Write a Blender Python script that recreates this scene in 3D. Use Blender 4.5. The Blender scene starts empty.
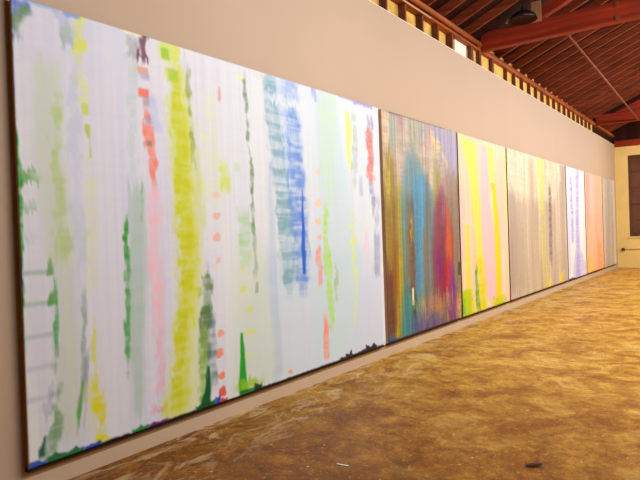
import bpy, bmesh, math, random
import numpy as np
from mathutils import Vector, Matrix

C = bpy.context.scene.collection
sc = bpy.context.scene

# ---------------------------------------------------------------- camera
YAW, PITCH, ROLL, FPX = math.radians(35.919), math.radians(-0.549), math.radians(-1.968), 582.21
F = Vector((-math.sin(YAW)*math.cos(PITCH), math.cos(YAW)*math.cos(PITCH), math.sin(PITCH)))
R0 = Vector((math.cos(YAW), math.sin(YAW), 0)); U0 = R0.cross(F)
R = math.cos(ROLL)*R0 + math.sin(ROLL)*U0
U = -math.sin(ROLL)*R0 + math.cos(ROLL)*U0
cam_data = bpy.data.cameras.new('camera'); cam = bpy.data.objects.new('camera', cam_data); C.objects.link(cam)
cam.matrix_world = Matrix(((R.x, U.x, -F.x, 3.8447), (R.y, U.y, -F.y, 0), (R.z, U.z, -F.z, 1.65), (0, 0, 0, 1)))
cam_data.sensor_fit = 'HORIZONTAL'; cam_data.sensor_width = 36; cam_data.lens = 36*FPX/640
cam_data.clip_start = 0.05; cam_data.clip_end = 100
sc.camera = cam

# ---------------------------------------------------------------- world, lights, exposure
world = bpy.data.worlds.new('world'); sc.world = world; world.use_nodes = True
bg = world.node_tree.nodes['Background']; bg.inputs[0].default_value = (1, .8, .6, 1); bg.inputs[1].default_value = 0.05

def area(name, loc, target, sx, sy, power, col, spread=180):
    l = bpy.data.lights.new(name, 'AREA'); l.shape = 'RECTANGLE'; l.size = sx; l.size_y = sy
    l.energy = power; l.color = col; l.spread = math.radians(spread)
    o = bpy.data.objects.new(name, l); C.objects.link(o)
    z = (Vector(loc) - Vector(target)).normalized()
    x = Vector((0, 1, 0)); x = (x - z*x.dot(z)).normalized()
    if abs(Vector((0, 1, 0)).dot(z)) > .95: x = Vector((1, 0, 0))
    y = z.cross(x)
    o.matrix_world = Matrix(((x.x, y.x, z.x, loc[0]), (x.y, y.y, z.y, loc[1]), (x.z, y.z, z.z, loc[2]), (0, 0, 0, 1)))
    return o

WARM = (1.0, .98, 1.02)
area('wall_wash_light', (4.6, 15.0, 4.75), (0, 15.0, 2.2), 14.0, .35, 500, WARM)
area('wall_wash_light', (4.6, 4.6, 4.75), (0, 4.0, 1.9), 4.5, .35, 215, (1.0, .93, .90))
area('hall_light', (7.0, 13.0, 4.7), (6.0, 13.0, 0), 16.0, .5, 620, (1.0, .76, .44))
area('end_wall_light', (4.6, 21.6, 4.4), (2.0, 24.6, 2.4), 3.0, .4, 120, (1.0, .80, .48))
area('roof_fill', (7.0, 13.0, 3.2), (4.0, 13.0, 7.0), 14.0, .5, 9, (1.0, .50, .25))  # added upward fill for lamp spill on the roof, no fixture
sc.view_settings.view_transform = 'Standard'; sc.view_settings.look = 'None'
sc.view_settings.gamma = 1; sc.view_settings.use_curve_mapping = False
sc.view_settings.exposure = 0.0

# ---------------------------------------------------------------- helpers
def lin(c): 
    return tuple((v/255/12.92 if v/255 <= .04045 else ((v/255+.055)/1.055)**2.4) for v in c)

class NT:
    def __init__(s, name, rough=.7, spec=.3):
        s.m = bpy.data.materials.new(name); s.m.use_nodes = True; s.t = s.m.node_tree; s.n = s.t.nodes
        s.b = s.n['Principled BSDF']; s.b.inputs['Roughness'].default_value = rough
        s.b.inputs['Specular IOR Level'].default_value = spec
    def node(s, kind, **kw):
        n = s.n.new(kind)
        for k, v in kw.items():
            if k.startswith('_'): setattr(n, k[1:], v)
            else: n.inputs[k.replace('__', ' ')].default_value = v
        return n
    def link(s, a, b): s.t.links.new(a, b)
    def coords(s, scale=(1, 1, 1), rot=(0, 0, 0)):
        c = s.node('ShaderNodeTexCoord'); m = s.node('ShaderNodeMapping', Scale=scale, Rotation=rot)
        s.link(c.outputs['Object'], m.inputs['Vector']); return m.outputs[0]
    def world_coords(s, scale=(1, 1, 1)):
        c = s.node('ShaderNodeNewGeometry'); m = s.node('ShaderNodeMapping', Scale=scale)
        s.link(c.outputs['Position'], m.inputs['Vector']); return m.outputs[0]
    def noise(s, vec, scale, detail=4, rough=.55, dist=0):
        n = s.node('ShaderNodeTexNoise', Scale=scale, Detail=detail, Roughness=rough, Distortion=dist)
        s.link(vec, n.inputs['Vector']); return n.outputs['Fac']
    def ramp(s, fac, stops):
        r = s.node('ShaderNodeValToRGB'); cr = r.color_ramp
        while len(cr.elements) < len(stops): cr.elements.new(.5)
        for e, (p, c) in zip(cr.elements, stops):
            e.position = p; e.color = (*c, 1) if len(c) == 3 else c
        s.link(fac, r.inputs[0]); return r.outputs[0]
    def mix(s, fac, a, b, mode='MIX'):
        m = s.node('ShaderNodeMix', _data_type='RGBA', _blend_type=mode)
        for sock, v in ((m.inputs[0], fac), (m.inputs[6], a), (m.inputs[7], b)):
            if hasattr(v, 'links'): s.link(v, sock)
            else: sock.default_value = v if not isinstance(v, tuple) or len(v) == 4 else (*v, 1)
        return m.outputs[2]
    def base(s, v): s.link(v, s.b.inputs['Base Color'])
    def bump(s, h, strength=.2, dist=.01):
        b = s.node('ShaderNodeBump', Strength=strength, Distance=dist); s.link(h, b.inputs['Height']); s.link(b.outputs[0], s.b.inputs['Normal'])

def paint_mat(name, col, var=.06, rough=.8, scale=1.5, spec=.2):
    t = NT(name, rough, spec); v = t.world_coords()
    f = t.noise(v, scale, 5)
    t.base(t.ramp(f, [(.3, tuple(c*(1-var) for c in col)), (.7, tuple(min(1, c*(1+var)) for c in col))]))
    t.bump(t.noise(v, 60, 3), .06, .003)
    return t.m

def wood_mat(name, dark, light, axis='x', rough=.65, grain=26):
    t = NT(name, rough, .3)
    sc_ = {'x': (.5, grain, grain), 'y': (grain, .5, grain), 'z': (grain, grain, .5)}[axis]
    v = t.world_coords(sc_); f = t.noise(v, 1.0, 6, .6, .3)
    w = t.noise(t.world_coords(), 1.1, 3)
    c = t.ramp(f, [(.28, dark), (.72, light)])
    c = t.mix(t.ramp(w, [(.35, (0, 0, 0)), (.7, (.5, .5, .5))]), c, tuple(x*.55 for x in dark))
    t.base(c); t.bump(f, .25, .004)
    return t.m

def obj(name, bm, mats, parent=None, kind=None, label=None, cat=None, group=None, loc=None, smooth=False):
    me = bpy.data.meshes.new(name); bmesh.ops.recalc_face_normals(bm, faces=bm.faces[:]); bm.to_mesh(me); bm.free()
    for m in (mats if isinstance(mats, (list, tuple)) else [mats]): me.materials.append(m)
    if smooth:
        for p_ in me.polygons: p_.use_smooth = True
    o = bpy.data.objects.new(name, me); C.objects.link(o)
    if loc: o.location = loc
    if parent: o.parent = parent
    tag(o, label, cat, group, kind); return o

def tag(o, label=None, cat=None, group=None, kind=None):
    if label: o['label'] = label
    if cat: o['category'] = cat
    if group: o['group'] = group
    if kind: o['kind'] = kind

def thing(name, loc, label, cat, group=None):
    o = bpy.data.objects.new(name, None); C.objects.link(o); o.location = loc; o.empty_display_size = .1
    tag(o, label, cat, group); return o

def box(bm, a, b, bev=0.0, mi=0):
    cs = [(x, y, z) for x in (a[0], b[0]) for y in (a[1], b[1]) for z in (a[2], b[2])]
    v = [bm.verts.new(c) for c in cs]
    fs = []
    for q in ((0, 1, 3, 2), (4, 6, 7, 5), (0, 4, 5, 1), (2, 3, 7, 6), (0, 2, 6, 4), (1, 5, 7, 3)):
        f = bm.faces.new([v[i] for i in q]); f.material_index = mi; fs.append(f)
    if bev:
        es = list({e for f in fs for e in f.edges})
        bmesh.ops.bevel(bm, geom=es, offset=bev, segments=1, affect='EDGES')
    return bm

def prism_y(bm, pts, y0, y1, bev=0):
    """polygon in x,z extruded along y"""
    a = [bm.verts.new((x, y0, z)) for x, z in pts]; b = [bm.verts.new((x, y1, z)) for x, z in pts]
    n = len(pts); fs = [bm.faces.new(a), bm.faces.new(b[::-1])]
    for i in range(n): fs.append(bm.faces.new((a[i], b[i], b[(i+1) % n], a[(i+1) % n])))
    if bev: bmesh.ops.bevel(bm, geom=list({e for f in fs for e in f.edges}), offset=bev, segments=1, affect='EDGES')
    return bm

def tube(bm, p0, p1, r0, r1=None, n=12):
    r1 = r0 if r1 is None else r1
    p0, p1 = Vector(p0), Vector(p1); d = (p1-p0).normalized()
    u = d.orthogonal().normalized(); w = d.cross(u)
    A = [bm.verts.new(p0 + r0*(math.cos(t)*u+math.sin(t)*w)) for t in [2*math.pi*i/n for i in range(n)]]
    B = [bm.verts.new(p1 + r1*(math.cos(t)*u+math.sin(t)*w)) for t in [2*math.pi*i/n for i in range(n)]]
    for i in range(n): bm.faces.new((A[i], A[(i+1) % n], B[(i+1) % n], B[i]))
    bm.faces.new(A[::-1]); bm.faces.new(B); return bm

def lathe(bm, prof, centre=(0, 0, 0), n=28):
    cx, cy, cz = centre; rings = []
    for r, z in prof:
        rings.append([bm.verts.new((cx+r*math.cos(2*math.pi*i/n), cy+r*math.sin(2*math.pi*i/n), cz+z)) for i in range(n)])
    for a, b in zip(rings, rings[1:]):
        for i in range(n): bm.faces.new((a[i], a[(i+1) % n], b[(i+1) % n], b[i]))
    return bm
NB = bmesh.new

# ---------------------------------------------------------------- materials
M_WALL = paint_mat('wall_paint', (.555, .440, .340), .02, .75, .8)
M_CREAM = paint_mat('cream_paint', (.80, .63, .27), .05, .75, 2.0)
M_CREAMB = paint_mat('cream_boards', (.74, .48, .12), .28, .8, 6.0)
M_WHITE = paint_mat('white_boards', (.92, .90, .80), .05, .8, 3.0)
M_DARK = paint_mat('dark_paint', (.10, .05, .035), .2, .5, 3.0)
M_BEAM = wood_mat('red_timber', (.18, .014, .004), (.46, .046, .011), 'x', grain=14)
M_RAFT = wood_mat('rafter_timber', (.11, .019, .007), (.40, .085, .026), 'x', grain=30)
M_PLATE = wood_mat('plate_timber', (.26, .055, .015), (.58, .16, .04), 'y')
M_STUD = wood_mat('stud_timber', (.10, .028, .012), (.24, .07, .025), 'z')
M_METAL = NT('dark_metal', .4, .5); M_METAL.b.inputs['Metallic'].default_value = .6; M_METAL.base(M_METAL.ramp(M_METAL.noise(M_METAL.coords(), 12), [(.3, (.015, .013, .012)), (.7, (.04, .03, .03))])); M_METAL = M_METAL.m
M_PIPE = paint_mat('conduit_paint', (.20, .055, .025), .1, .5, 4)
M_CONDUIT = paint_mat('cream_conduit', (.66, .50, .26), .1, .5, 4)
M_TAN = wood_mat('pale_timber', (.42, .19, .08), (.62, .32, .14), 'z')

# roof boards: planks across the rafters with dark joints
t = NT('roof_boards', .8, .2)
v = t.world_coords(); sep = t.node('ShaderNodeSeparateXYZ'); t.link(v, sep.inputs[0])
mth = t.node('ShaderNodeMath', _operation='MULTIPLY'); mth.inputs[1].default_value = 5.2; t.link(sep.outputs['X'], mth.inputs[0])
fr = t.node('ShaderNodeMath', _operation='FRACT'); t.link(mth.outputs[0], fr.inputs[0])
fl = t.node('ShaderNodeMath', _operation='FLOOR'); t.link(mth.outputs[0], fl.inputs[0])
wn = t.node('ShaderNodeTexWhiteNoise', _noise_dimensions='1D'); t.link(fl.outputs[0], wn.inputs['W'])
gr = t.noise(t.world_coords((26, .6, 26)), 1, 5)
c = t.ramp(gr, [(.3, (.018, .0035, .002)), (.7, (.060, .012, .005))])
c = t.mix(t.ramp(wn.outputs['Value'], [(0, (0, 0, 0)), (1, (.6, .6, .6))]), c, (.014, .004, .003))
c = t.mix(t.ramp(fr.outputs[0], [(0, (1, 1, 1)), (.05, (0, 0, 0))]), c, (.01, .005, .004))
t.base(c); M_ROOF = t.m

# worn stained concrete floor
t = NT('worn_concrete_floor', .5, .16)
v = t.world_coords()
big = t.noise(v, .55, 6, .62, .5); med = t.noise(v, 1.7, 9, .72, .8); mid = t.noise(v, 4.5, 10, .78, .5)
fine = t.noise(v, 19, 8, .8, .3); grit = t.noise(v, 34, 7, .85)
c = t.ramp(mid, [(.34, (.34, .145, .018)), (.46, (.52, .270, .034)), (.56, (.66, .395, .060)), (.68, (.76, .53, .16))])
c = t.mix(t.ramp(med, [(.53, (0, 0, 0)), (.66, (.75, .75, .75))]), c, (.76, .55, .18))
c = t.mix(t.ramp(med, [(.38, (.85, .85, .85)), (.50, (0, 0, 0))]), c, (.29, .105, .013))
c = t.mix(t.ramp(fine, [(.36, (.7, .7, .7)), (.46, (0, 0, 0))]), c, (.12, .036, .008))
# dark stained area in the near corner by the gallery wall
dv = t.node('ShaderNodeVectorMath', _operation='DISTANCE'); t.link(v, dv.inputs[0]); dv.inputs[1].default_value = (1.6, .9, 0)
ad = t.node('ShaderNodeMath', _operation='MULTIPLY_ADD'); t.link(med, ad.inputs[0]); ad.inputs[1].default_value = 4.0; t.link(dv.outputs['Value'], ad.inputs[2])
ad2 = t.node('ShaderNodeMath', _operation='MULTIPLY'); t.link(ad.outputs[0], ad2.inputs[0]); ad2.inputs[1].default_value = .1
st = t.ramp(ad2.outputs[0], [(.42, (.95, .95, .95)), (.62, (.55, .55, .55)), (.85, (0, 0, 0))])
stain = t.ramp(mid, [(.36, (.085, .020, .002)), (.55, (.21, .062, .007)), (.70, (.40, .155, .020))])
c = t.mix(st, c, stain)
c = t.mix(t.ramp(fine, [(.57, (0, 0, 0)), (.66, (.65, .65, .65))]), c, (.62, .38, .09))
c = t.mix(t.ramp(grit, [(.57, (0, 0, 0)), (.64, (.8, .8, .8))]), c, (.74, .50, .17))
# pale paint specks
vo = t.node('ShaderNodeTexVoronoi', Scale=5.2, Randomness=1.0, _feature='F1'); t.link(t.mix(.2, v, t.noise(v, 9), 'ADD'), vo.inputs['Vector'])
c = t.mix(t.ramp(vo.outputs['Distance'], [(.035, (.9, .9, .9)), (.07, (0, 0, 0))]), c, (.78, .58, .34))
# pale scraped band beside the gallery wall
sep = t.node('ShaderNodeSeparateXYZ'); t.link(v, sep.inputs[0])
band = t.ramp(sep.outputs['X'], [(0, (1, 1, 1)), (.6, (.5, .5, .5)), (1, (0, 0, 0))])
scr = t.noise(t.world_coords((3, 1.2, 1)), 1.7, 8, .7, 1.2)
mk = t.mix(1.0, t.ramp(scr, [(.50, (0, 0, 0)), (.62, (.8, .8, .8))]), band, 'MULTIPLY')
c = t.mix(mk, c, (.74, .56, .32))
t.base(c)
t.link(t.ramp(mid, [(.3, (.38, .38, .38)), (.7, (.60, .60, .60))]), t.b.inputs['Roughness'])
t.bump(fine, .35, .004); M_FLOOR = t.m

# strokes of each painting: (centre along the canvas, depth below its top edge, width) in metres, colour, opacity, brush style
PAINT={
 1: dict(y0=1.913,y1=6.595,base=(226, 222, 231),grain=3,drag=.035,k=.96,
  strokes=[
   ([(2.333,-0.1,1.019),(2.363,1.255,1.18),(2.353,3.111,1.24)],(228,229,226),0.8,'s'),
   ([(3.701,-0.056,1.889),(3.624,1.221,1.964),(3.574,3.056,2.135)],(220,228,232),0.7,'s'),
   ([(3.392,1.786,1.956),(3.265,2.333,2.488),(3.257,3.105,2.687)],(200,212,220),0.6,'s'),
   ([(0.747,-0.009,0.433),(0.707,1.301,0.342),(0.598,3.062,0.412)],(222,219,229),0.5,'s'),
   ([(0.061,0.001,0.171),(0.023,0.142,0.091),(0.005,0.276,0.039)],(90,118,195),0.85,'r'),
   ([(0.092,0.044,0.06),(0.062,0.131,0.079),(0.019,0.246,0.058)],(112,150,72),0.75,'r'),
   ([(0.156,0.118,0.206),(0.193,0.375,0.279)],(224,216,222),0.4,'n'),
   ([(-0.01,0.331,0.019),(-0.012,0.626,0.019)],(90,110,180),0.6,'r'),
   ([(-0.002,0.856,0.019),(-0.003,1.127,0.039),(0.008,1.178,0.052),(-0.001,1.418,0.039),(0.001,1.612,0.026),(-0.0,1.968,0.016),(-0.002,2.26,0.013)],(55,150,50),0.95,'r'),
   ([(0.003,1.722,0.019),(-0.001,1.903,0.016)],(50,90,190),0.8,'r'),
   ([(0.069,1.129,0.159),(0.072,1.207,0.159)],(105,170,85),0.7,'b'),
   ([(0.067,1.345,0.119),(0.071,1.404,0.119)],(120,175,105),0.5,'b'),
   ([(0.065,1.555,0.132),(0.063,1.595,0.132)],(140,180,130),0.4,'b'),
   ([(0.103,1.781,0.202),(0.102,1.814,0.202)],(135,170,125),0.5,'n'),
   ([(0.203,1.7,0.014),(0.203,1.775,0.042),(0.201,1.822,0.056)],(70,150,60),0.85,'n'),
   ([(0.108,1.987,0.203),(0.107,2.02,0.203)],(135,170,125),0.5,'n'),
   ([(0.216,1.898,0.014),(0.206,1.971,0.056),(0.204,2.025,0.077)],(70,150,60),0.85,'n'),
   ([(0.12,2.201,0.217),(0.119,2.235,0.217)],(150,175,150),0.45,'n'),
   ([(0.125,2.409,0.218),(0.124,2.442,0.218)],(160,175,165),0.35,'n'),
   ([(0.117,2.614,0.231),(0.116,2.647,0.231)],(165,170,170),0.35,'n'),
   ([(0.226,1.824,0.011),(0.225,2.027,0.021),(0.226,2.164,0.032),(0.228,2.218,0.035),(0.22,2.319,0.014)],(45,150,60),0.95,'r'),
   ([(0.221,0.369,0.183),(0.213,0.91,0.197),(0.231,1.179,0.213),(0.271,1.587,0.231),(0.313,2.003,0.176),(0.303,2.417,0.205),(0.288,2.967,0.204)],(206,213,178),0.65,'s'),
   ([(0.29,0.593,0.058),(0.269,1.109,0.065),(0.259,1.348,0.079),(0.294,1.554,0.095),(0.281,1.711,0.109)],(182,205,112),0.65,'r'),
   ([(0.336,0.013,0.118),(0.382,0.125,0.113),(0.392,0.247,0.076)],(162,178,205),0.6,'r'),
   ([(0.377,0.084,0.075),(0.386,0.221,0.075)],(165,190,140),0.5,'r'),
   ([(0.48,-0.029,0.078),(0.472,0.158,0.078),(0.472,0.342,0.078)],(226,228,100),0.9,'b'),
   ([(0.472,0.342,0.078),(0.48,0.525,0.086),(0.489,0.68,0.071)],(228,230,150),0.6,'b'),
   ([(0.492,0.615,0.071),(0.496,0.7,0.063)],(205,218,90),0.85,'n'),
   ([(0.517,0.762,0.056),(0.515,0.812,0.056),(0.528,0.875,0.016),(0.531,1.004,0.032)],(185,203,75),0.85,'n'),
   ([(0.506,1.02,0.079),(0.517,1.522,0.095),(0.5,1.737,0.111),(0.498,1.952,0.095)],(226,228,150),0.4,'r'),
   ([(0.412,0.327,0.076),(0.412,0.677,0.076),(0.404,1.064,0.076),(0.411,1.45,0.092),(0.427,1.804,0.077)],(188,194,208),0.4,'r'),
   ([(0.214,2.298,0.014),(0.206,2.67,0.035),(0.185,2.834,0.07),(0.159,2.961,0.111),(0.148,3.045,0.124)],(105,148,95),0.65,'r'),
   ([(0.113,2.886,0.02),(0.096,2.974,0.04),(0.094,3.02,0.04)],(20,80,60),0.9,'n'),
   ([(0.175,2.561,0.056),(0.131,2.785,0.061)],(140,145,145),0.35,'r'),
   ([(0.436,1.946,0.031),(0.418,2.369,0.031),(0.41,2.565,0.031),(0.372,2.747,0.038),(0.342,2.914,0.022)],(120,150,120),0.5,'r'),
   ([(0.402,2.578,0.023),(0.371,2.767,0.045),(0.357,2.918,0.015)],(75,160,60),0.8,'n'),
   ([(0.449,2.374,0.023),(0.419,2.723,0.019),(0.396,2.894,0.023)],(150,150,165),0.55,'r'),
   ([(0.471,2.593,0.094),(0.464,2.964,0.125)],(222,220,130),0.45,'r'),
   ([(0.506,2.154,0.032),(0.503,2.42,0.04),(0.502,2.629,0.055)],(222,220,70),0.7,'r'),
   ([(0.508,2.659,0.103),(0.518,2.806,0.12),(0.53,2.911,0.072)],(226,220,25),0.97,'r'),
   ([(0.546,2.93,0.056),(0.542,3.016,0.089),(0.547,3.076,0.105)],(226,220,20),0.97,'r'),
   ([(0.807,1.412,0.027),(0.799,1.602,0.035),(0.805,1.769,0.053),(0.801,1.944,0.062),(0.79,2.208,0.04),(0.764,2.598,0.022)],(50,152,45),0.92,'r'),
   ([(0.906,1.211,0.138),(0.914,1.45,0.129),(0.903,1.682,0.156),(0.877,2.066,0.182),(0.842,2.446,0.162),(0.859,2.68,0.127),(0.855,2.972,0.118)],(160,190,160),0.6,'s'),
   ([(0.952,1.209,0.028),(0.952,1.435,0.037)],(105,170,110),0.55,'r'),
   ([(0.913,0.023,0.074),(0.88,0.759,0.073),(0.883,1.104,0.082)],(182,205,178),0.4,'b'),
   ([(0.949,0.037,0.112),(0.95,0.207,0.112)],(175,165,170),0.45,'b'),
   ([(1.022,-0.028,0.057),(1.016,0.193,0.067)],(105,50,62),0.85,'r'),
   ([(1.072,0.434,0.156),(1.108,0.731,0.138)],(180,182,218),0.5,'r'),
   ([(1.004,0.25,0.095),(1.012,0.303,0.086)],(235,150,120),0.75,'n'),
   ([(1.031,0.3,0.096),(1.038,0.345,0.096)],(165,155,180),0.55,'n'),
   ([(1.016,0.42,0.095),(1.013,0.484,0.076)],(252,118,88),0.92,'n'),
   ([(1.032,0.472,0.058),(1.038,0.55,0.058)],(160,160,155),0.6,'n'),
   ([(1.03,0.536,0.058),(1.038,0.661,0.067),(1.047,0.778,0.068),(1.061,0.895,0.087),(1.075,1.013,0.078),(1.08,1.132,0.059),(1.086,1.211,0.049)],(253,135,110),0.85,'r'),
   ([(1.044,0.636,0.077),(1.061,0.689,0.078)],(160,160,190),0.6,'n'),
   ([(1.045,0.825,0.068),(1.048,0.865,0.068)],(130,130,110),0.7,'n'),
   ([(1.058,1.181,0.116),(1.067,1.411,0.127),(1.07,1.769,0.117),(1.075,2.088,0.108),(1.082,2.369,0.098)],(250,190,195),0.75,'r'),
   ([(1.084,2.329,0.088),(1.076,2.728,0.078),(1.041,2.848,0.087)],(247,170,180),0.6,'r'),
   ([(1.067,2.926,0.146),(1.035,2.981,0.126)],(242,125,145),0.7,'r'),
   ([(1.282,-0.006,0.209),(1.29,0.05,0.231),(1.296,0.147,0.179)],(222,228,95),0.85,'r'),
   ([(1.239,0.046,0.082),(1.255,0.14,0.083)],(165,203,50),0.85,'n'),
   ([(1.377,0.446,0.259),(1.389,1.115,0.282),(1.419,1.619,0.286),(1.406,2.125,0.285),(1.386,2.544,0.37),(1.339,3.08,0.472)],(222,225,150),0.65,'s'),
   ([(1.358,0.175,0.215),(1.364,0.265,0.215),(1.377,0.446,0.216),(1.383,0.78,0.238),(1.389,1.115,0.239),(1.409,1.366,0.241),(1.415,1.704,0.241),(1.41,2.041,0.219),(1.33,2.367,0.192),(1.278,2.773,0.189),(1.23,2.911,0.248),(1.233,3.06,0.29)],(214,218,55),0.85,'r'),
   ([(1.304,0.203,0.105),(1.309,0.309,0.095)],(175,208,50),0.85,'n'),
   ([(1.34,0.32,0.085),(1.368,0.865,0.129),(1.39,1.534,0.152),(1.401,1.998,0.131),(1.31,2.322,0.106),(1.237,2.764,0.114),(1.194,3.0,0.122)],(205,205,15),0.7,'b'),
   ([(1.477,0.175,0.045),(1.474,0.473,0.045),(1.5,0.613,0.034),(1.5,0.852,0.045),(1.515,1.022,0.045)],(115,135,105),0.5,'r'),
   ([(1.534,0.849,0.102),(1.535,1.537,0.125)],(212,220,110),0.55,'r'),
   ([(1.612,1.869,0.058),(1.606,1.973,0.093),(1.586,2.145,0.104),(1.57,2.491,0.104),(1.549,2.678,0.103)],(88,120,65),0.8,'r'),
   ([(1.551,2.401,0.103),(1.523,2.742,0.102),(1.51,2.997,0.102),(1.493,3.122,0.124)],(130,170,65),0.75,'r'),
   ([(1.593,2.721,0.023),(1.585,2.885,0.07),(1.545,3.006,0.103),(1.528,3.114,0.137)],(0,88,38),0.97,'n'),
   ([(1.661,2.312,0.071),(1.649,2.548,0.095),(1.631,2.922,0.106)],(90,120,110),0.6,'b'),
   ([(1.7,0.305,0.192),(1.682,0.659,0.262),(1.713,1.008,0.241),(1.734,1.317,0.243)],(226,231,175),0.5,'r'),
   ([(1.865,0.925,0.088),(1.869,1.088,0.114),(1.875,1.215,0.076)],(214,226,100),0.75,'r'),
   ([(1.836,0.253,0.038),(1.829,0.38,0.044)],(240,140,130),0.7,'n'),
   ([(2.129,0.087,0.109),(2.139,0.15,0.11)],(240,235,160),0.5,'n'),
   ([(2.169,0.088,0.041),(2.168,0.239,0.055),(2.189,0.501,0.028),(2.202,0.784,0.028),(2.223,0.925,0.042),(2.227,1.116,0.042),(2.231,1.307,0.042),(2.235,1.498,0.049),(2.242,1.642,0.05),(2.238,1.978,0.05)],(128,148,118),0.85,'r'),
   ([(2.249,2.046,0.035),(2.244,2.151,0.043)],(100,120,90),0.8,'n'),
   ([(2.105,1.338,0.136),(2.105,1.61,0.136),(2.119,1.865,0.15)],(165,210,145),0.7,'b'),
   ([(2.046,0.92,0.093),(2.042,1.004,0.093)],(200,220,180),0.6,'n'),
   ([(2.172,1.64,0.361),(2.202,2.405,0.561),(2.268,3.043,0.803)],(213,221,190),0.55,'s'),
   ([(2.018,2.501,0.016),(2.024,2.66,0.04),(2.014,2.844,0.06),(2.008,2.955,0.093),(2.017,3.05,0.106)],(35,160,35),0.97,'n'),
   ([(2.09,2.954,0.271),(2.099,3.032,0.354)],(150,195,40),0.75,'r'),
   ([(2.503,0.854,0.091),(2.47,2.045,0.091),(2.509,2.448,0.122),(2.537,3.074,0.17)],(180,198,214),0.6,'s'),
   ([(2.356,0.012,0.117),(2.367,0.068,0.117)],(245,215,200),0.6,'n'),
   ([(2.737,-0.005,0.389),(2.789,0.521,0.395),(2.832,1.242,0.4),(2.866,2.131,0.337)],(188,206,226),0.7,'b'),
   ([(2.519,-0.002,0.153),(2.561,0.349,0.186),(2.617,0.744,0.236),(2.685,1.247,0.256),(2.737,1.759,0.277),(2.754,2.048,0.213),(2.745,2.202,0.082)],(132,172,180),0.8,'b'),
   ([(2.868,-0.01,0.235),(2.891,0.173,0.22)],(150,175,225),0.7,'b'),
   ([(2.758,0.206,0.523),(2.77,0.276,0.524)],(232,236,242),0.85,'r'),
   ([(2.868,0.292,0.235),(2.889,0.508,0.288),(2.905,0.821,0.272),(2.933,1.24,0.291),(2.961,1.662,0.259),(2.977,1.982,0.226),(2.964,2.214,0.121)],(112,150,215),0.85,'b'),
   ([(3.008,1.131,0.026),(3.004,1.504,0.052),(2.989,1.77,0.078),(2.992,2.025,0.052)],(45,98,200),0.97,'n'),
   ([(3.496,0.037,0.434),(3.558,0.652,0.562),(3.624,1.221,0.653),(3.644,1.912,0.822),(3.725,2.968,1.094)],(198,220,218),0.7,'s'),
   ([(3.557,-0.008,0.361),(3.498,0.658,0.316),(3.54,1.28,0.24)],(204,226,188),0.6,'r'),
   ([(3.422,1.282,0.078),(3.418,1.675,0.097),(3.442,1.924,0.156),(3.466,2.185,0.098),(3.495,2.699,0.059)],(180,224,85),0.8,'r'),
   ([(3.6,1.967,0.061),(3.574,2.39,0.081)],(155,178,100),0.6,'r'),
   ([(3.289,-0.004,0.094),(3.317,0.145,0.075)],(160,165,225),0.7,'n'),
   ([(3.281,1.738,0.075),(3.28,1.914,0.094),(3.275,2.157,0.056)],(250,145,125),0.85,'r'),
   ([(3.368,2.512,0.048),(3.355,2.734,0.096),(3.365,2.903,0.115),(3.379,2.995,0.077)],(252,145,125),0.85,'r'),
   ([(3.921,0.142,0.066),(3.954,0.315,0.132),(3.957,0.614,0.11),(3.985,0.875,0.067)],(240,242,135),0.92,'n'),
   ([(3.978,1.331,0.067),(3.978,1.691,0.089),(3.985,1.931,0.067),(4.03,2.297,0.067),(3.937,2.707,0.066)],(224,236,130),0.7,'r'),
   ([(4.095,0.175,0.091),(4.08,0.783,0.136),(4.04,1.064,0.067)],(180,195,170),0.65,'r'),
   ([(4.209,0.909,0.07),(4.217,1.155,0.094)],(180,188,212),0.7,'n'),
   ([(4.473,0.158,0.124),(4.446,0.566,0.148),(4.442,1.008,0.123),(4.479,1.197,0.099),(4.489,1.425,0.062)],(150,140,170),0.7,'r'),
   ([(4.415,0.292,0.098),(4.438,0.504,0.147),(4.45,0.692,0.099),(4.444,0.97,0.148)],(248,128,105),0.95,'r'),
   ([(4.393,2.143,0.635),(4.284,3.07,0.956)],(208,212,228),0.75,'n'),
   ([(4.55,1.643,0.126),(4.517,2.14,0.15)],(160,165,188),0.75,'s'),
   ([(4.609,1.129,0.077),(4.516,1.77,0.075)],(175,180,200),0.5,'r'),
   ([(4.31,1.55,0.096),(4.281,1.998,0.095)],(242,205,215),0.7,'r'),
   ([(4.734,0.017,0.105),(4.691,3.013,0.13)],(236,233,238),0.6,'n'),
  ],
  dots=[(1.763,1.228,0.073,0.045,(252,190,160),0.6),(1.753,1.415,0.073,0.053,(252,165,130),0.7),(1.744,1.602,0.073,0.053,(252,165,130),0.75),(1.746,1.807,0.073,0.044,(252,165,130),0.8),(1.751,2.458,0.061,0.053,(255,130,95),0.8),(1.730,2.633,0.085,0.062,(255,115,80),0.9),(1.732,2.830,0.073,0.053,(255,110,75),0.9),(1.749,2.986,0.073,0.071,(235,60,30),0.97),(2.063,1.890,0.067,0.037,(222,230,90),0.7),(2.053,2.095,0.080,0.046,(222,230,90),0.75),(2.138,2.292,0.096,0.047,(215,228,70),0.85),(2.113,2.506,0.109,0.037,(222,230,100),0.7),(2.088,2.728,0.108,0.037,(222,230,110),0.7),(3.291,0.921,0.075,0.066,(252,200,130),0.75),(3.300,1.086,0.075,0.066,(252,210,120),0.8),(3.290,1.263,0.075,0.066,(252,200,130),0.8),(3.278,1.462,0.075,0.066,(252,190,140),0.8),(3.286,1.638,0.075,0.055,(252,170,140),0.8),(2.700,3.009,0.065,0.051,(245,140,120),0.8),],
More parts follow.
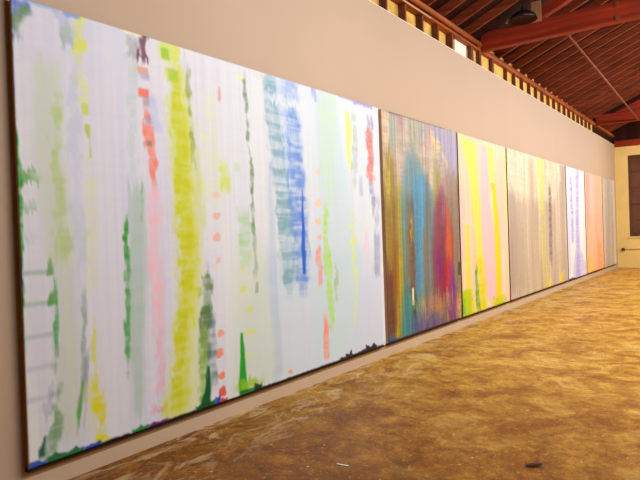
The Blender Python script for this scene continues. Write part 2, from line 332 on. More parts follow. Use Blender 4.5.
  edge=[(-0.001,0.120,0.05,(30,70,170)),(0.120,0.389,0.07,(25,105,45)),(0.389,0.531,0.045,(30,60,180)),(0.531,0.769,0.02,(30,25,40)),(0.787,0.944,0.06,(30,130,50)),(0.944,1.130,0.045,(90,20,110)),(1.130,1.428,0.02,(40,40,30)),(1.428,1.660,0.07,(5,80,40)),(1.660,1.720,0.1,(30,60,170)),(1.720,1.807,0.05,(200,50,30)),(1.962,2.267,0.05,(20,110,40)),(2.167,2.267,0.1,(10,50,30)),(2.267,3.615,0.018,(40,30,40)),(3.615,3.740,0.05,(30,15,25)),(3.740,3.870,0.1,(30,15,25)),(3.870,4.188,0.045,(30,15,25)),(4.188,4.456,0.1,(25,10,20)),(4.456,4.608,0.03,(60,30,30)),],
  tedge=[(0.127,0.336,0.03,(170,190,225)),(0.351,0.486,0.05,(150,165,215)),(0.833,1.016,0.03,(245,240,190)),(3.760,4.084,0.03,(190,185,240)),(4.084,4.532,0.06,(165,155,235)),],
 ),
 2: dict(y0=6.674,y1=9.151,base=(140, 118, 98),gain=(1.0,1.04,1.06),grain=28,drag=.13,k=.88,soft=1.2,
  strokes=[
   ([(1.163,-0.311,3.053),(1.109,0.428,3.024),(1.061,1.087,2.313)],(205,192,182),0.9,'s'),  # pale top wash: the stronger light up there, put into the paint
   ([(0.118,0.022,0.135),(0.115,0.458,0.108)],(238,205,168),0.85,'r'),
   ([(0.297,-0.005,0.196),(0.29,0.507,0.196)],(148,182,172),0.6,'s'),
   ([(0.468,-0.031,0.29),(0.509,0.211,0.234)],(190,150,160),0.6,'r'),
   ([(0.885,-0.008,0.378),(0.915,0.446,0.317)],(150,175,150),0.5,'s'),
   ([(1.308,-0.008,0.342),(1.254,0.266,0.338)],(140,165,185),0.5,'s'),
   ([(1.842,-0.034,1.057),(2.087,0.253,0.867),(2.248,0.722,0.567)],(160,160,205),0.85,'r'),
   ([(1.408,0.023,0.209),(1.449,0.395,0.281)],(200,150,145),0.5,'r'),
   ([(0.179,0.518,0.274),(0.188,1.184,0.329),(0.198,1.852,0.358),(0.207,2.522,0.331),(0.254,3.067,0.279)],(160,135,45),0.85,'s'),
   ([(0.111,0.723,0.135),(0.134,1.185,0.109)],(215,200,60),0.8,'r'),
   ([(0.427,0.972,0.144),(0.427,1.382,0.173),(0.452,1.863,0.203),(0.357,2.812,0.171),(0.31,3.077,0.226)],(205,178,30),0.85,'s'),
   ([(0.098,2.113,0.216),(0.094,2.974,0.297)],(105,60,58),0.9,'s'),
   ([(0.267,1.653,0.167),(0.235,2.526,0.167)],(158,88,30),0.6,'s'),
   ([(0.821,0.456,0.249),(0.996,1.089,1.1),(1.013,1.741,1.169),(0.971,2.318,0.966),(0.711,2.861,0.673),(0.572,3.093,0.476)],(92,150,172),0.78,'s'),
   ([(0.658,1.031,0.091),(0.56,2.84,0.119)],(120,120,90),0.6,'s'),
   ([(1.323,0.705,0.103),(1.191,2.928,0.134)],(120,118,110),0.7,'s'),
   ([(0.926,0.732,0.064),(0.824,2.591,0.078)],(110,105,95),0.6,'s'),
   ([(1.05,0.796,0.456),(0.971,1.884,0.289),(0.923,2.53,0.287)],(75,158,212),0.8,'s'),
   ([(0.654,2.362,0.363),(0.603,3.084,0.479)],(55,142,152),0.85,'s'),
   ([(1.352,1.226,0.276),(1.365,1.976,0.346),(1.281,2.642,0.409)],(118,125,125),0.6,'s'),
   ([(0.772,1.139,0.093),(0.73,1.733,0.153),(0.735,2.086,0.215),(0.731,2.581,0.123)],(130,85,55),0.92,'r'),
   ([(0.758,1.338,0.062),(0.763,1.706,0.077)],(205,165,50),0.85,'b'),
   ([(0.77,2.472,0.124),(0.772,2.87,0.124)],(58,58,60),0.9,'r'),
   ([(0.743,2.412,0.061),(0.741,2.653,0.077)],(238,232,210),0.95,'n'),
   ([(1.15,1.671,0.066),(1.113,2.624,0.099)],(135,112,92),0.8,'r'),
   ([(1.683,0.603,0.22),(1.632,1.267,0.254)],(152,150,70),0.7,'s'),
   ([(1.807,0.905,0.15),(1.771,1.373,0.484),(1.729,1.916,0.629),(1.767,2.385,0.709),(1.78,2.698,0.598)],(142,58,88),0.9,'s'),
   ([(2.168,0.727,0.479),(2.27,1.451,0.366),(2.314,2.431,0.246),(2.309,3.002,0.205)],(152,132,120),0.85,'s'),
   ([(1.883,0.901,0.304),(1.871,1.529,0.303)],(165,110,140),0.5,'r'),
   ([(2.044,1.292,0.117),(2.085,1.771,0.315),(2.008,2.246,0.311),(1.942,2.589,0.231)],(205,82,45),0.9,'r'),
   ([(1.902,2.112,0.343),(1.897,2.664,0.343)],(168,28,70),0.8,'r'),
   ([(1.661,1.836,0.183),(1.656,2.376,0.219)],(138,28,130),0.8,'r'),
   ([(2.133,2.158,0.119),(2.14,2.577,0.239),(2.075,2.891,0.236),(2.138,3.092,0.279)],(130,35,165),0.9,'r'),
   ([(1.565,2.613,1.225),(1.546,2.855,1.222)],(178,132,118),0.75,'r'),
   ([(0.824,2.591,0.375),(0.971,2.767,0.386)],(150,172,110),0.6,'r'),
   ([(1.265,2.849,1.16),(1.209,3.138,1.148)],(88,82,155),0.75,'r'),
   ([(1.633,2.682,0.291),(1.614,2.926,0.29)],(190,140,70),0.7,'r'),
   ([(2.377,2.682,0.124),(2.344,3.089,0.206)],(222,165,120),0.85,'r'),
   ([(2.421,2.143,0.083),(2.403,2.356,0.083)],(30,70,50),0.9,'n'),
   ([(1.608,0.165,0.181),(1.709,0.261,0.294),(1.7,0.386,0.257)],(235,215,130),0.8,'r'),
   ([(1.812,0.359,0.075),(1.954,0.472,0.096),(2.025,0.545,0.156),(2.016,0.657,0.078)],(232,214,145),0.7,'r'),
   ([(0.068,2.957,0.188),(0.059,3.087,0.268)],(35,88,165),0.95,'r'),
  ],
  dots=[],
  edge=[(-0.100,0.310,0.05,(30,60,130)),(0.310,2.387,0.03,(60,30,60)),],
  tedge=[(0.187,0.524,0.04,(150,110,110)),(0.524,2.029,0.02,(150,120,100)),],
 ),
 3: dict(y0=9.206,y1=11.622,base=(252, 224, 196),gain=(1.05,1.03,1.02),grain=8,drag=.06,k=.86,
  strokes=[
   ([(-0.008,0.87,0.424),(0.073,1.451,0.344),(0.058,2.153,0.258)],(252,212,212),0.85,'n'),
   ([(1.221,0.079,0.258),(1.183,1.086,0.462),(1.361,2.007,0.739),(1.383,2.936,0.53)],(250,205,222),0.85,'n'),
   ([(0.452,0.073,0.64),(0.561,0.408,0.512),(0.672,0.75,0.379),(0.737,1.098,0.383),(0.82,1.806,0.291),(0.879,2.254,0.294)],(255,240,100),0.9,'n'),
   ([(1.507,0.087,0.323),(1.595,0.604,0.273),(1.67,0.978,0.221)],(252,236,110),0.8,'n'),
   ([(2.074,0.282,0.292),(2.026,2.034,0.407)],(252,212,200),0.6,'n'),
   ([(2.382,0.157,0.244),(2.38,1.451,0.244)],(252,226,140),0.7,'n'),
   ([(1.662,0.77,0.165),(1.746,1.356,0.223),(1.797,2.025,0.281),(1.8,2.599,0.282),(1.751,3.13,0.336)],(242,228,20),0.97,'n'),
   ([(1.581,0.755,0.163),(1.624,0.885,0.11)],(190,180,120),0.3,'n'),
   ([(0.285,1.536,0.178),(0.276,2.165,0.178),(0.278,2.677,0.223)],(242,236,70),0.8,'n'),
   ([(0.841,2.127,0.292),(0.897,2.613,0.393),(0.855,3.091,0.489)],(226,230,15),0.95,'r'),
   ([(0.149,2.63,0.48),(0.176,2.835,0.526),(0.153,3.103,0.568)],(188,225,8),0.97,'n'),
   ([(0.637,2.257,0.094),(0.672,2.681,0.166),(0.71,3.073,0.191)],(95,172,60),0.85,'r'),
   ([(0.011,2.716,0.128),(0.027,3.052,0.171)],(100,180,140),0.7,'r'),
   ([(1.77,2.922,0.674),(1.863,3.144,0.797)],(185,218,20),0.9,'r'),
   ([(0.447,2.832,0.137),(0.473,3.077,0.184)],(240,225,60),0.7,'n'),
  ],
  dots=[],
  edge=[(-0.103,2.408,0.02,(90,80,30)),],
  tedge=[(0.021,0.642,0.02,(255,240,140)),],
 ),
 4: dict(y0=11.696,y1=16.470,base=(204, 187, 166),gain=(1.03,1.09,1.17),grain=20,drag=.15,k=.86,soft=1.3,
  strokes=[
   ([(1.612,-0.109,5.185),(1.784,0.437,4.966),(1.961,0.995,3.233)],(244,230,198),0.8,'s'),  # cream top wash: brighter, warmer upper light put into the paint
   ([(0.261,0.838,0.322),(0.31,1.656,0.518),(0.18,2.978,0.573)],(176,160,148),0.75,'s'),
   ([(0.788,1.557,0.276),(0.783,2.977,0.414)],(186,172,148),0.7,'s'),
   ([(1.665,0.109,0.309),(1.653,1.675,0.386),(1.659,3.065,0.386)],(186,170,140),0.65,'s'),
   ([(2.411,-0.14,0.591),(2.423,0.514,0.508),(2.417,1.334,0.338)],(244,228,120),0.8,'r'),
   ([(2.502,1.334,0.342),(2.495,2.158,0.513),(2.567,3.061,0.517)],(218,206,118),0.65,'s'),
   ([(3.166,0.546,0.184),(3.149,1.329,0.276),(3.082,2.476,0.229)],(132,112,110),0.85,'r'),
   ([(3.895,0.432,0.4),(3.882,2.216,0.6)],(222,202,182),0.7,'s'),
   ([(4.441,0.14,0.212),(4.354,1.713,0.316),(4.437,2.765,0.319)],(182,162,145),0.6,'s'),
   ([(2.946,2.855,0.18),(2.911,3.167,0.269)],(242,210,90),0.9,'n'),
   ([(4.118,2.795,0.205),(4.023,3.148,0.406)],(244,214,70),0.95,'n'),
  ],
  dots=[],
  edge=[(-0.205,4.726,0.02,(80,40,30)),],
  tedge=[(0.090,4.888,0.02,(250,235,190)),],
 ),
 5: dict(y0=16.558,y1=18.772,base=(236, 230, 242),grain=12,drag=.1,k=.98,soft=1.2,
  strokes=[
   ([(1.316,0.019,0.379),(1.189,1.452,0.375),(1.104,3.042,0.496)],(160,146,222),0.7,'r'),
   ([(0.497,0.296,0.233),(0.56,1.175,0.294),(0.564,2.06,0.294)],(140,128,212),0.6,'b'),
   ([(1.139,2.305,0.747),(1.334,2.744,1.525),(1.407,3.153,1.793)],(172,160,228),0.5,'r'),
   ([(2.063,0.264,0.408),(2.049,2.343,0.407)],(246,230,236),0.7,'n'),
   ([(0.023,0.914,0.222),(0.104,2.937,0.337)],(214,200,228),0.6,'s'),
  ],
  dots=[],
  edge=[(-0.136,0.671,0.06,(80,60,90)),],
  tedge=[],
 ),
 6: dict(y0=18.869,y1=21.471,base=(250, 190, 172),gain=(1.05,1.03,1.02),grain=10,drag=.1,k=.95,soft=1.2,
  strokes=[
   ([(0.344,-0.013,0.43),(0.282,1.452,0.428),(0.211,2.971,0.426)],(214,170,172),0.65,'r'),
   ([(0.933,-0.052,0.605),(0.891,1.295,0.603)],(246,202,206),0.7,'n'),
   ([(2.539,-0.058,0.347),(2.558,0.948,0.278)],(246,220,150),0.8,'n'),
   ([(0.404,1.605,0.433),(0.419,2.525,0.434)],(250,205,140),0.6,'r'),
   ([(0.414,2.555,0.868),(0.615,3.216,1.326)],(242,205,95),0.8,'r'),
   ([(1.875,2.106,0.493),(1.952,2.698,0.828),(2.049,3.165,1.002)],(252,165,80),0.65,'r'),
  ],
  dots=[],
  edge=[(-0.223,2.675,0.03,(120,70,60)),],
  tedge=[],
 ),
 7: dict(y0=21.577,y1=23.891,base=(186, 180, 174),gain=(1.05,1.05,1.06),grain=16,drag=.1,k=1.0,
  strokes=[
   ([(0.348,0.012,0.362),(0.038,3.147,0.442)],(206,198,190),0.7,'s'),
   ([(1.082,0.04,0.384),(0.778,3.129,0.375)],(166,164,162),0.7,'s'),
   ([(2.08,-0.016,0.415),(2.079,3.106,0.415)],(222,214,206),0.8,'n'),
  ],
  dots=[],
  edge=[],
  tedge=[],
 ),
}
# ---------------------------------------------------------------- room shell
YN, YF, XR = -4.0, 24.62, 12.4          # near wall, far wall, right wall
WT = 4.655                              # top of the gallery wall
EAVE, SL, RX = 5.05, .43, 6.2           # underside of rafters at the wall, slope, ridge
obj('floor', box(NB(), (-.5, YN, -.15), (XR+.2, YF+.3, 0)), M_FLOOR, kind='structure')
obj('wall_left', box(NB(), (-.016, YN, 0), (0, YF, WT), 0), M_WALL, kind='structure')
obj('trim_1', box(NB(), (-.022, YN, WT), (.004, YF, WT+.008)), M_WHITE, kind='structure')
b = NB(); box(b, (-.16, YN, 0), (-.13, 10.3, 5.42)); box(b, (-.12, 10.3, 0), (-.09, 21.0, 5.42))
obj('wall_left_outer', b, M_CREAMB, kind='structure')
obj('wall_left_end', box(NB(), (-.16, 21.0, 0), (-.09, YF+.2, 5.42)), M_ROOF, kind='structure')
obj('wall_right', box(NB(), (XR, YN, 0), (XR+.15, YF+.2, 5.1)), M_CREAM, kind='structure')
obj('wall_near', box(NB(), (-.16, YN-.15, 0), (XR+.15, YN, 8)), M_CREAM, kind='structure')
# far wall with a window opening
WX0, WX1, WZ0, WZ1 = .43, 2.25, 1.17, 4.22
b = NB(); box(b, (0, YF, 0), (WX0, YF+.2, 4.57)); box(b, (WX1, YF, 0), (XR, YF+.2, 4.57))
box(b, (WX0, YF, 0), (WX1, YF+.2, WZ0)); box(b, (WX0, YF, WZ1), (WX1, YF+.2, 4.57))
obj('wall_far', b, M_CREAM, kind='structure')
obj('wall_far_gable', box(NB(), (-.1, YF+.06, 4.57), (XR, YF+.2, 8.0)), M_ROOF, kind='structure')
obj('trim_2', box(NB(), (0, YF-.10, 4.57), (XR, YF+.06, 4.80), .006), M_BEAM, kind='structure')
# window: frame with glazing bars and dark covered panes
w = thing('window_1', ((WX0+WX1)/2, YF, WZ0), None, None); w['kind'] = 'structure'
b = NB()
def fr_box(a, c_): box(b, (a[0]-(WX0+WX1)/2, a[1], a[2]-WZ0), (c_[0]-(WX0+WX1)/2, c_[1], c_[2]-WZ0), .004)
for x in (WX0, WX1-.07): fr_box((x, .02, WZ0), (x+.07, .10, WZ1))
for z in (WZ0, WZ1-.07): fr_box((WX0+.07, .02, z), (WX1-.07, .10, z+.07))
for k in (1, 2): x = WX0+(WX1-WX0)*k/3; fr_box((x-.022, .04, WZ0+.07), (x+.022, .09, WZ1-.07))
for k in range(1, 5): z = WZ0+(WZ1-WZ0)*k/5; fr_box((WX0+.07, .045, z-.022), (WX1-.07, .085, z+.022))
obj('window_frame', b, M_DARK, w)
t = NT('brown_window_glass', .25, .5); t.base(t.ramp(t.noise(t.world_coords(), 1.4), [(.3, (.07, .025, .014)), (.7, (.16, .06, .03))])); M_GLASS = t.m
b = NB(); box(b, (-.84, .065, .07), (.84, .075, WZ1-WZ0-.07)); obj('pane', b, M_GLASS, w)
b = NB(); box(b, (-.95, -.05, -.05), (.95, .02, -.002), .004); obj('window_sill', b, M_CREAM, w)

# roof deck, one slope each side
d = .15/math.cos(math.atan(SL))
def zr(x): return EAVE + SL*x + d
obj('ceiling', prism_y(NB(), [(-.3, zr(-.3)), (RX, zr(RX)), (RX, zr(RX)+.05), (-.3, zr(-.3)+.05)], YN, YF+.2), M_ROOF, kind='structure')
obj('ceiling', prism_y(NB(), [(XR+.3, zr(-.3)), (RX, zr(RX)), (RX, zr(RX)+.05), (XR+.3, zr(-.3)+.05)], YN, YF+.2), M_ROOF, kind='structure')

# timber plate on the studs
obj('wall_plate', box(NB(), (-.125, YN, 4.95), (.0, YF-.02, 5.045), .006), M_PLATE,
    label='long timber plate on the studs above the gallery wall', cat='beam')
b = NB(); tube(b, (.052, 3.0, 5.02), (.052, 10.44, 5.02), .040, n=10)
obj('timber_pole', b, M_PLATE, label='rounded orange timber pole along the near end of the wall plate', cat='pole', smooth=True)
b = NB(); tube(b, (.013, 3.0, 4.945), (.013, 8.42, 4.945), .011, n=8)
obj('wall_conduit', b, M_CONDUIT, label='thin pale conduit running below the rounded timber pole', cat='conduit', smooth=True)

# studs behind the top edge of the gallery wall
def stud_mesh(dx):
    bm = box(NB(), (-dx, -.022, 0), (-.018, .022, .65), .002)
    me = bpy.data.meshes.new('wall_stud'); bm.to_mesh(me); bm.free(); me.materials.append(M_STUD); return me
near_me, far_me = stud_mesh(.128), stud_mesh(.088)
ORD = ['first', 'second', 'third', 'fourth', 'fifth', 'sixth', 'seventh', 'eighth', 'ninth', 'tenth', 'eleventh', 'twelfth', 'thirteenth', 'fourteenth', 'fifteenth', 'sixteenth', 'seventeenth', 'eighteenth']
def place_stud(y, me, label, group):
    o = bpy.data.objects.new('wall_stud', me); C.objects.link(o); o.location = (0, y, 4.30)
    tag(o, label, 'stud', group)
for k in range(-1, 6):
    place_stud(6.52+.56*k, near_me, 'dark timber stud above the gallery wall, %s on the near side of the light leak panel' % ORD[5-k], 'near wall studs')
for k in range(0, 16):
    place_stud(12.13+.55*k, far_me, 'narrow timber stud above the gallery wall, %s beyond the lone post' % ORD[k], 'far wall studs')
for y, lab in ((10.22, 'near one of the paired posts under the first roof beam'), (10.62, 'second of the paired posts under the first roof beam'), (11.30, 'lone stud just past the paired posts')):
    o = obj('support_post', box(NB(), (-.088, -.05, 0), (-.018, .05, .65), .003), M_STUD, label='dark timber stud, '+lab, cat='post', loc=(0, y, 4.30))
obj('light_leak_panel', box(NB(), (-.128, 9.62, 4.36), (-.10, 10.14, 4.948), .002), M_WHITE, label='bright white panel standing in for a light leak beside the first roof beam', cat='panel')  # white board stands in for daylight leaking between the studs

# rafters
bm = NB(); x0, x1 = -.09, RX-.02
prism_y(bm, [(x0, EAVE+SL*x0), (x1, EAVE+SL*x1), (x1, EAVE+SL*x1+d-.002), (x0, EAVE+SL*x0+d-.002)], -.022, .022, .003)
raf_me = bpy.data.meshes.new('rafter'); bm.to_mesh(raf_me); bm.free(); raf_me.materials.append(M_RAFT)
def rafter(y, lab, grp):
    o = bpy.data.objects.new('rafter', raf_me); C.objects.link(o); o.location = (0, y, 0); tag(o, lab, 'rafter', grp)
for k in range(0, 7): rafter(6.57+.56*k, 'sloping red-brown rafter, %s back from the first roof beam towards the camera' % ORD[6-k], 'near rafters')
for k in range(-1, 16): rafter(12.18+.55*k, 'sloping red-brown rafter, %s past the first roof beam' % ORD[k+1], 'middle rafters')
for k in range(17, 22): rafter(12.18+.55*k, 'sloping dark rafter, %s past the second roof beam' % ORD[k-17], 'far rafters')

# trusses
def truss(y, lab):
    T = thing('roof_truss', (0, y, 4.95), lab, 'truss')
    obj('tie_beam', box(NB(), (.0, 0, .0), (XR, .17, .33), .008), M_BEAM, T)
    th = .22
    for s in (0, 1):
        pts = [(.57, .333), (1.05, .333), (RX, SL*RX+.095-th), (RX, SL*RX+.095)]
        if s: pts = [(XR-px, pz) for px, pz in pts]
        obj('top_chord', prism_y(NB(), pts, .012, .158, .004), M_BEAM, T)
    return T
T1 = truss(10.6, 'big red timber roof truss crossing above the dark and blue canvas')
T2 = truss(21.1, 'farther red roof truss just before the end wall')
# web post with strap plates on the first tie beam
obj('gusset_board', box(NB(), (.93, -.012, .29), (1.10, .010, .10+SL*1.10+.08), .003), M_TAN, T1, label='pale tan board')
for x in (2.28,):
    b = NB(); box(b, (x-.03, -.012, .002), (x+.03, -.001, .10), .002); tube(b, (x, -.012, .05), (x, -.03, .05), .015, n=8)
    obj('strap_plate', b, M_PIPE, T1, label='orange steel strap')
    b = NB(); box(b, (x-.03, -.012, .22), (x+.03, -.001, .328), .002); tube(b, (x, -.012, .27), (x, -.03, .27), .015, n=8)
    obj('strap_plate', b, M_PIPE, T1, label='orange steel strap')

# dark dome lamp sitting behind the tie beam's upper edge
L = thing('dome_lamp', (.86, 10.345, 5.24), 'dark metal dome lamp on the top edge of the first roof beam', 'lamp')
b = NB(); lathe(b, [(.0, .17), (.05, .168), (.12, .14), (.20, .08), (.235, .0), (.228, .0), (.19, .075), (.11, .13), (.0, .155)], (0, 0, 0))
obj('lamp_shade', b, M_METAL, L, smooth=True)
b = NB(); lathe(b, [(0, .012), (.15, .010), (.226, .004), (.226, .001), (0, .001)]); obj('dark_inside_disc', b, M_METAL, L, smooth=False)  # dark disc closes the dome, standing in for its unlit inside
b = NB(); tube(b, (0, 0, .16), (0, 0, .235), .03, n=12); obj('lamp_neck', b, M_METAL, L)
b = NB(); tube(b, (0, .05, .17), (0, .2535, .17), .018, n=10); obj('lamp_arm', b, M_METAL, L)
b = NB(); tube(b, (-.29, .0, .01), (-.26, .0, .07), .022, .016, n=10); obj('lamp_clip', b, M_TAN, L, label='small pale clip')

# conduit crossing the bay under the rafters
b = NB(); tube(b, (1.48, 10.77, 4.965), (1.26, 21.1, 4.965), .022, n=10)
obj('roof_conduit', b, M_PIPE, label='thin straight conduit spanning between the two roof beams', cat='conduit', smooth=True)
# conduit and box on the far wall
E_ = thing('end_wall_conduit', (.15, YF, .69), 'cream conduit with junction box low on the end wall', 'conduit')
b = NB(); tube(b, (0, -.03, 0), (6.5, -.03, 0), .014, n=8); obj('pipe', b, M_CONDUIT, E_, smooth=True)
b = NB(); box(b, (0.0, -.07, -.05), (.10, -.0, .05), .006); obj('junction_box', b, M_DARK, E_)

b = NB(); lathe(b, [(0, .0), (.030, .001), (.048, .006), (.040, .016), (.015, .021), (0, .022)], n=9)
for q in b.verts: q.co.x *= 1.35; q.co.y *= .5; q.co.z += .004*math.sin(40*q.co.x)
bmesh.ops.translate(b, verts=b.verts[:], vec=(0, 0, .004)); bmesh.ops.rotate(b, verts=b.verts[:], matrix=Matrix.Rotation(.6, 3, 'Z'))
obj('bark_scrap', b, M_DARK, label='small dark curled scrap lying on the brown floor', cat='scrap', loc=(2.65, 4.075, 0))
b = NB(); box(b, (-.045, -.007, .0), (.045, .007, .006), .002); bmesh.ops.rotate(b, verts=b.verts[:], matrix=Matrix.Rotation(.15, 3, 'Z'))
obj('paint_chip', b, M_WHITE, label='thin white chip lying on the dark part of the floor', cat='chip', loc=(1.505, 3.41, 0))

# ---------------------------------------------------------------- paintings
H, ZT, ZB = 3.071, 3.260, .189
FX = .066                               # front plane of the canvases
GAIN = (.98, 1.12, 1.32)
rng = np.random.default_rng(7)
def vnoise(n_u, n_v, W, Hh, seed):
    r = np.random.default_rng(seed); n_u = max(2, int(n_u)); n_v = max(2, int(n_v)); g = r.random((n_v+2, n_u+2))
    u = np.linspace(0, n_u, W); v = np.linspace(0, n_v, Hh)
    iu = np.minimum(u.astype(int), n_u); iv = np.minimum(v.astype(int), n_v); fu = u-iu; fv = v-iv
    fu = fu*fu*(3-2*fu); fv = fv*fv*(3-2*fv)
    a = g[iv][:, iu]*(1-fu)+g[iv][:, iu+1]*fu; b_ = g[iv+1][:, iu]*(1-fu)+g[iv+1][:, iu+1]*fu
    return a*(1-fv[:, None])+b_*fv[:, None]
def ss(x): x = np.clip(x, 0, 1); return x*x*(3-2*x)

def paint(d, res):
    W = d['y1']-d['y0']; nu = int(W/res)+1; nv = int(H/res)+1
    u = np.linspace(0, W, nu); v = np.linspace(0, H, nv); Ug, Vg = np.meshgrid(u, v); V0 = Vg
    img = np.zeros((nv, nu, 3)); img[:] = np.array(d['base'])
    streak = vnoise(W/.03, H/.8, nu, nv, 1); fs = vnoise(W/.012, H/1.4, nu, nv, 2)
    band = vnoise(W/.5, H/.045, nu, nv, 3); blot = vnoise(W/.05, H/.09, nu, nv, 4)*.6+vnoise(W/.022, H/.045, nu, nv, 5)*.4
    amp_ = lambda q, g: np.clip((q-.5)*g+.5, 0, 1)
    tick = vnoise(W/.10, H/.022, nu, nv, 9); band = amp_(band*.6+tick*.4, 2.6); blot = amp_(blot, 2.0)
    wide = vnoise(W/.28, H/2.2, nu, nv, 6)
    amp = d.get('drag', .05)
    Vg = Vg + ((fs-.5)*1.2+(streak-.5)*.6)*2*amp*np.clip(Vg*(H-Vg)*2, 0, 1); Ug = Ug + (blot-.5)*.006
    img += ((streak-.5)*8+(fs-.5)*4+(wide-.5)*12+(band-.5)*3)[..., None]
    Vd = Vg
    for k, (pts, col, al, st) in enumerate(d['strokes']):
        Vg = V0 if st == 'n' else Vd
        vs = np.array([p_[1] for p_ in pts]); cs = np.array([p_[0] for p_ in pts]); ws = np.array([p_[2] for p_ in pts])
        cu = np.interp(v, vs, cs)[:, None]; hw = np.interp(v, vs, ws)[:, None]/2
        wm = float(ws.mean()); e = max(res*1.5, {'n': .40, 's': .55, 'b': .42, 'r': .55}[st]*wm)*d.get('soft', 1)
        e = min(e, .24)
        nz = (vnoise(2, H/.1, 2, nv, 20+k)[:, 0]-.5)[:, None]*min(wm*.22, .015)
        jag = (blot-.5)*min(wm*.7, .05) if st in 'rb' else (streak-.5)*min(wm*.5, .05)
        m = ss((hw - np.abs(Ug-cu-nz) + jag)/e + .5)
        L_ = vs.max()-vs.min(); ev = min(.16, L_*.22) if st in 'srb' and L_ > .25 else .03
        jv = (streak-.5)*{'s': .14, 'n': .006}.get(st, .03)
        m *= ss((Vg-vs.min()+jv)/ev+.5)*ss((vs.max()-Vg+jv)/ev+.5) if vs.max()-vs.min() > .02 else 1
        if st == 's': a = al*(.50+.62*(fs*.5+streak*.5)+.22*band)
        elif st == 'b': a = al*(.22+1.0*(band*.7+blot*.3))
        elif st == 'r': a = al*(.28+1.05*(blot*.3+streak*.15+fs*.15+band*.4))
        else: a = al*(.85+.3*streak)
        a = np.clip(a, 0, 1)*m
        img = img*(1-a[..., None])+np.array(col)*a[..., None]
    Vg = V0
    for (cu, cv, w_, h_, col, al) in d['dots']:
        q = ((Ug-cu)/(w_*.6))**2+((Vg-cv)/(h_*.6))**2 + (blot-.5)*1.3 + (band-.5)*.8
        a = ss(1.25-q*.8)*al*.8; img = img*(1-a[..., None])+np.array(col)*a[..., None]
    for key in ('edge', 'tedge'):
        for (a0, a1, h_, col) in d[key]:
            dist = (H-V0) if key == 'edge' else V0
            a = .9*ss((h_*(.35+.5*streak)-dist)/.02+.5)*ss((Ug-a0)/.03+.5)*ss((a1-Ug)/.03+.5)
            img = img*(1-a[..., None])+np.array(col)*a[..., None]
    img += (((fs-.5)*.45+(tick-.5)*.3+(streak-.5)*1.2)*d.get('grain', 6))[..., None]*np.array((1, .95, .85))
    c = np.clip(img, 0, 255)/255
    c = np.where(c <= .04045, c/12.92, ((c+.055)/1.055)**2.4)*np.array(d.get('gain', GAIN))*d.get('k', .86)
    return u, v, np.clip(c, 0, .96)

t = NT('oil_paint', .55, .25)
at = t.node('ShaderNodeVertexColor', _layer_name='paint'); t.base(at.outputs[0])
t.bump(t.noise(t.world_coords((1, 30, 3)), 2.0, 6, .6), .12, .004); M_PAINT = t.m

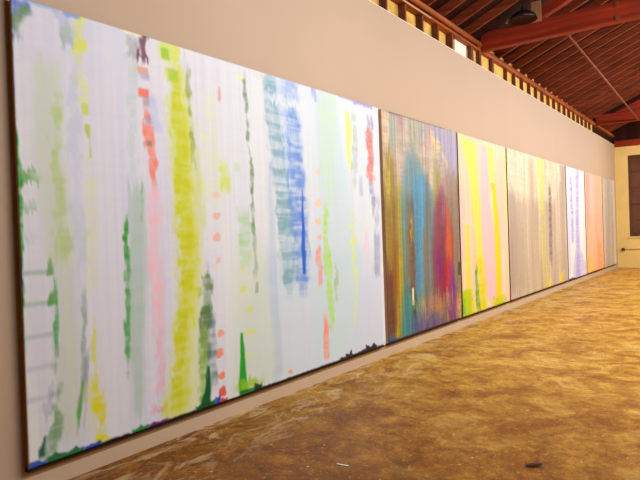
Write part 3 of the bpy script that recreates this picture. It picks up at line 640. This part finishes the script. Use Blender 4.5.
def canvas(idx, d, res, lab, side_mat, side_lab, raw, bk=.044):
    W = d['y1']-d['y0']
    T = thing('abstract_painting', (0, d['y0'], ZB), lab, 'painting')
    u, v, col = paint(d, res); nu, nv = len(u), len(v)
    # painted face: a relief grid wrapped over the edges onto the sides of the stretcher
    yy, zz = np.meshgrid(u, H-v); xx = np.full_like(yy, FX)
    lum = col.mean(axis=2); xx = xx + (lum.mean()-lum)*.0006
    co = np.stack([xx, yy, zz], -1).reshape(-1, 3)
    i = np.arange(nv*nu).reshape(nv, nu)
    f = np.stack([i[:-1, :-1], i[1:, :-1], i[1:, 1:], i[:-1, 1:]], -1).reshape(-1, 4)
    ring = np.concatenate([i[0, :-1], i[:-1, -1], i[-1, :0:-1], i[:0:-1, 0]])
    rb = co[ring].copy(); rb[:, 0] = FX-.006; n0 = len(co)
    co = np.concatenate([co, rb]); k = np.arange(len(ring)); k2 = (k+1) % len(ring)
    f = np.concatenate([f, np.stack([ring[k], ring[k2], n0+k2, n0+k], -1)])
    cc = np.concatenate([col.reshape(-1, 3), col.reshape(-1, 3)[ring]])
    me = bpy.data.meshes.new('canvas')
    me.vertices.add(len(co)); me.vertices.foreach_set('co', co.astype(np.float32).ravel())
    me.loops.add(f.size); me.loops.foreach_set('vertex_index', f.astype(np.int32).ravel())
    me.polygons.add(len(f)); me.polygons.foreach_set('loop_start', (np.arange(len(f))*4).astype(np.int32))
    me.update(calc_edges=True)
    ca = me.color_attributes.new('paint', 'FLOAT_COLOR', 'POINT')
    ca.data.foreach_set('color', np.concatenate([cc, np.ones((len(cc), 1))], 1).astype(np.float32).ravel())
    me.materials.append(M_PAINT)
    o = bpy.data.objects.new('canvas', me); C.objects.link(o); o.parent = T
    # stretcher: four wooden bars behind the canvas
    for nm, a, c_ in (('side_bar', (bk, 0, 0), (FX-.006, .03, H)), ('side_bar', (bk, W-.03, 0), (FX-.006, W, H)),
                      ('rail', (bk, .03, 0), (FX-.006, W-.03, .03)), ('rail', (bk, .03, H-.03), (FX-.006, W-.03, H))):
        s = obj(nm, box(NB(), a, c_, .0015), side_mat if nm == 'side_bar' else raw, T)
        if nm == 'side_bar' and a[1] == 0 and side_lab: s['label'] = side_lab
    obj('shadow_strip', box(NB(), (.0005, .004, -.030), (.05, W-.01, -.001), .002), M_SHADOW, T, label='black strip standing in for the shadow under the canvas')  # dark bar added as the shadow line below the canvas
    for yq in (W*.25, W*.75):
        obj('hanging_cleat', box(NB(), (0.0005, yq-.15, H-.30), (bk, yq+.15, H-.22)), raw, T)
    return T
M_SHADOW = wood_mat('shadow_black', (.012, .006, .006), (.03, .014, .012), 'y')
M_SIDE1 = wood_mat('stained_side', (.42, .12, .08), (.60, .20, .13), 'z')
M_SIDE2 = wood_mat('raw_side', (.55, .36, .20), (.72, .52, .30), 'z')
M_SIDE3 = wood_mat('dark_side', (.06, .03, .02), (.16, .07, .04), 'z')
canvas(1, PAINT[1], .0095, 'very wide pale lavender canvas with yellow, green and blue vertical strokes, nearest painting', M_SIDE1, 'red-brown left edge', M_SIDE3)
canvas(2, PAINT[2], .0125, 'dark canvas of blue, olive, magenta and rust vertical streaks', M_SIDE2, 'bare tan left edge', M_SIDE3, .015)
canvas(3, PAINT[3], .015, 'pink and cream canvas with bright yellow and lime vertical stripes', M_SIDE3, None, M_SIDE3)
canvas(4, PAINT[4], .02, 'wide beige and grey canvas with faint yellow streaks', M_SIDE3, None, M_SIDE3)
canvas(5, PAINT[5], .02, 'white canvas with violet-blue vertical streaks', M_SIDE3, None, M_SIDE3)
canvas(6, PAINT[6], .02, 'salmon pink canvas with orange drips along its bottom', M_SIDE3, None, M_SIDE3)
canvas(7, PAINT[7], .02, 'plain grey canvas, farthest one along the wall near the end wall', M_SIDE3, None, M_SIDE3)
